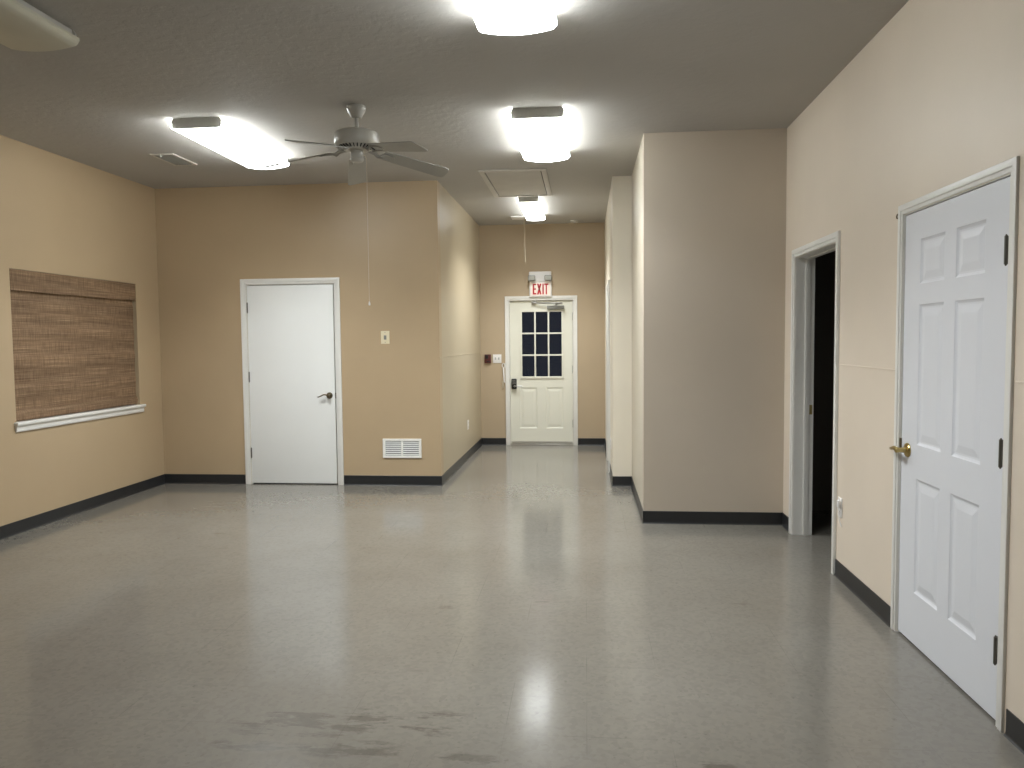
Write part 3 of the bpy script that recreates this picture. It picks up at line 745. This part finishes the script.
# return vent
rv = empty('wall_vent', (-1.848, Y1, .28), 'white louvred air vent low on the tan back wall', 'vent')
va, vb, vc, vd = -2.046, -1.649, .281, .476
mb = MB(f)
for a, b, c, e in ((va, vb, vc, vc + .024), (va, vb, vd - .024, vd), (va, va + .026, vc + .024, vd - .024), (vb - .026, vb, vc + .024, vd - .024), (.5*(va+vb) - .009, .5*(va+vb) + .009, vc + .024, vd - .024)):
    mb.box((a, 0, c), (b, .012, e), .0025)
mb.build('vent_frame', M['ventwhite'], rv)
MB(f).box((va + .024, 0, vc + .022), (vb - .024, .002, vd - .022)).build('duct_opening', M['ventdark'], rv)
for j in range(2):
    a, b = ((va + .026, .5*(va+vb) - .009), (.5*(va+vb) + .009, vb - .026))[j]
    for k in range(7):
        z = vc + .034 + k * (vd - vc - .068) / 6
        MB(f).prism([(.002, z + .007), (.0035, z + .0075), (.0105, z - .006), (.009, z - .0065)], lambda d_, z_, u: (u, d_, z_), a, b).build('louvre', M['louvre'], rv, smooth=False)
# far wall: maroon box and double switch
f = F_FAR
bx = empty('wall_mount_box', (-1.345, Y2, 1.15), 'small dark maroon box on the wall left of the white double switch', 'alarm box')
MB(f).box((-1.390, 0, 1.146), (-1.302, .030, 1.266), .005).build('case', M['maroon'], bx)
MB(f).box((-1.378, .029, 1.206), (-1.340, .036, 1.256), .003).build('cover', M['black'], bx)
MB(f).box((-1.362, .029, 1.160), (-1.316, .040, 1.178), .003).build('pull_bar', M['black'], bx)
ds = empty('light_switch', (-1.216, Y2, 1.146), 'white double switch plate left of the exit door', 'light switch')
MB(f).box((-1.276, 0, 1.146), (-1.158, .006, 1.265), .002).build('cover_plate', M['plastic'], ds)
for u in (-1.240, -1.194):
    t_ = MB(f).prism([(.0055, 1.190), (.0055, 1.222), (.015, 1.225), (.013, 1.206)], lambda d_, z_, u_: (u_, d_, z_), u - .009, u + .009, .001).build('toggle', M['ventgrey'], ds)
# white strap hanging from a loop by the exit door
sp = empty('hanging_strap', (-1.132, Y2, 1.13), 'white strap hung by its loop at the left edge of the exit door frame', 'strap')
mb = MB(f); pts = [(-1.128 + .018*math.sin(2*PI*k/16), .022, 1.110 + .030*math.cos(2*PI*k/16)) for k in range(17)]
mb.tube(pts, .006, 8); mb.prism([(-1.139, 1.080), (-1.118, 1.080), (-1.112, .905), (-1.108, .870), (-1.122, .878), (-1.131, .910)], fn, .014, .026, .003)
mb.build('strap_band', M['plastic'], sp)
mb = MB(f); mb.tube([(-1.128, -.004, 1.132), (-1.128, .026, 1.132), (-1.128, .030, 1.142)], .004, 8); mb.build('hook', M['steel'], sp)
MB(f).box((-1.152, .010, .800), (-1.128, .020, .895), .004).build('strap_tail', M['cord'], sp)

def outlet(f, u, z, label, name='wall_outlet', w=.072, h=.116, m=None):
    o = empty(name, f((u, 0, z - h/2)), label, 'outlet', 'wall outlets')
    MB(f).box((u - w/2, 0, z - h/2), (u + w/2, .006, z + h/2), .0025).build('cover_plate', m or M['plastic'], o)
    for s in (-1, 1):
        mb = MB(f); mb.lathe([(.0165, 0), (.0165, .002), (.015, .0028), (0, .0028)], (u, .0055, z + s * .026), (0, 1, 0), 20); so = mb.build('socket', M['plastic'], o)
        mb = MB(f)
        for q in (-.006, .006): mb.box((u + q - .001, .0075, z + s*.026 - .003), (u + q + .001, .0090, z + s*.026 + .005))
        mb.build('slots', M['black'], so)
    return o
outlet(F_HALLL, 9.33, .42, 'white outlet low on the hall left wall')
outlet(F_HALLR, 8.10, .36, 'white outlet low on the hall right wall beside the edge-on door frame')
outlet(F_RIGHT, 4.728, .435, 'white outlet low on the right wall beside the open doorway')
f = F_RIGHT
nl = empty('outlet_plug', (XR - .03, 4.735, .38), 'white plug with a short cable in the outlet beside the dark doorway', 'plug')
MB(f).box((4.692, .0095, .438), (4.722, .026, .482), .006, 3).build('plug_body', M['plastic'], nl)
MB(f).tube([(4.707, .016, .441), (4.706, .020, .415), (4.704, .016, .38), (4.698, .010, .345), (4.690, .006, .325)], .003, 8).build('cable', M['plastic'], nl)
# small dark hook beside the six-panel door's frame
hk = empty('wall_hook', (XR, 3.934, 2.05), 'small dark hook on the wall at the top left of the panelled door', 'hook')
mb = MB(f); mb.lathe([(.010, 0), (.010, .003), (.005, .006)], (3.934, 0, 2.056), (0, 1, 0), 14); mb.build('hook_base', M['bronze'], hk)
mb = MB(f); mb.tube([(3.934, .003, 2.056), (3.934, .010, 2.052), (3.934, .013, 2.042), (3.934, .011, 2.034), (3.934, .006, 2.033)], .0035, 8); mb.build('hook_arm', M['bronze'], hk)

# ---------------------------------------------------------------- world: night outside
wd = bpy.data.worlds.new('night'); bpy.context.scene.world = wd; wd.use_nodes = True
bg = wd.node_tree.nodes['Background']; bg.inputs['Color'].default_value = (0.52, 0.62, 0.90, 1); bg.inputs['Strength'].default_value = 0.030

# ---------------------------------------------------------------- camera
yaw, pitch, roll = math.radians(5.4907), math.radians(-3.2664), math.radians(-.5503)
fw_ = Vector((-math.sin(yaw), math.cos(yaw), 0)); rt = Vector((math.cos(yaw), math.sin(yaw), 0)); up = Vector((0, 0, 1))
fw_, up = fw_ * math.cos(pitch) + up * math.sin(pitch), up * math.cos(pitch) - fw_ * math.sin(pitch)
rt, up = rt * math.cos(roll) + up * math.sin(roll), up * math.cos(roll) - rt * math.sin(roll)
cam = bpy.data.cameras.new('camera'); co = bpy.data.objects.new('camera', cam); C.objects.link(co)
co.matrix_world = Matrix(((rt.x, up.x, -fw_.x, 0), (rt.y, up.y, -fw_.y, 0), (rt.z, up.z, -fw_.z, HC), (0, 0, 0, 1)))
cam.sensor_fit = 'HORIZONTAL'; cam.sensor_width = 36.0; cam.lens = 764.99 * 36.0 / 1024.0
cam.clip_start = 0.05; cam.clip_end = 100
sc = bpy.context.scene
sc.camera = co
vs = sc.view_settings
vs.view_transform = 'Standard'; vs.look = 'None'; vs.gamma = 1.0; vs.use_curve_mapping = False; vs.exposure = 0.0
sc.cycles.max_bounces = 12; sc.cycles.diffuse_bounces = 8; sc.cycles.glossy_bounces = 6; sc.cycles.transmission_bounces = 8
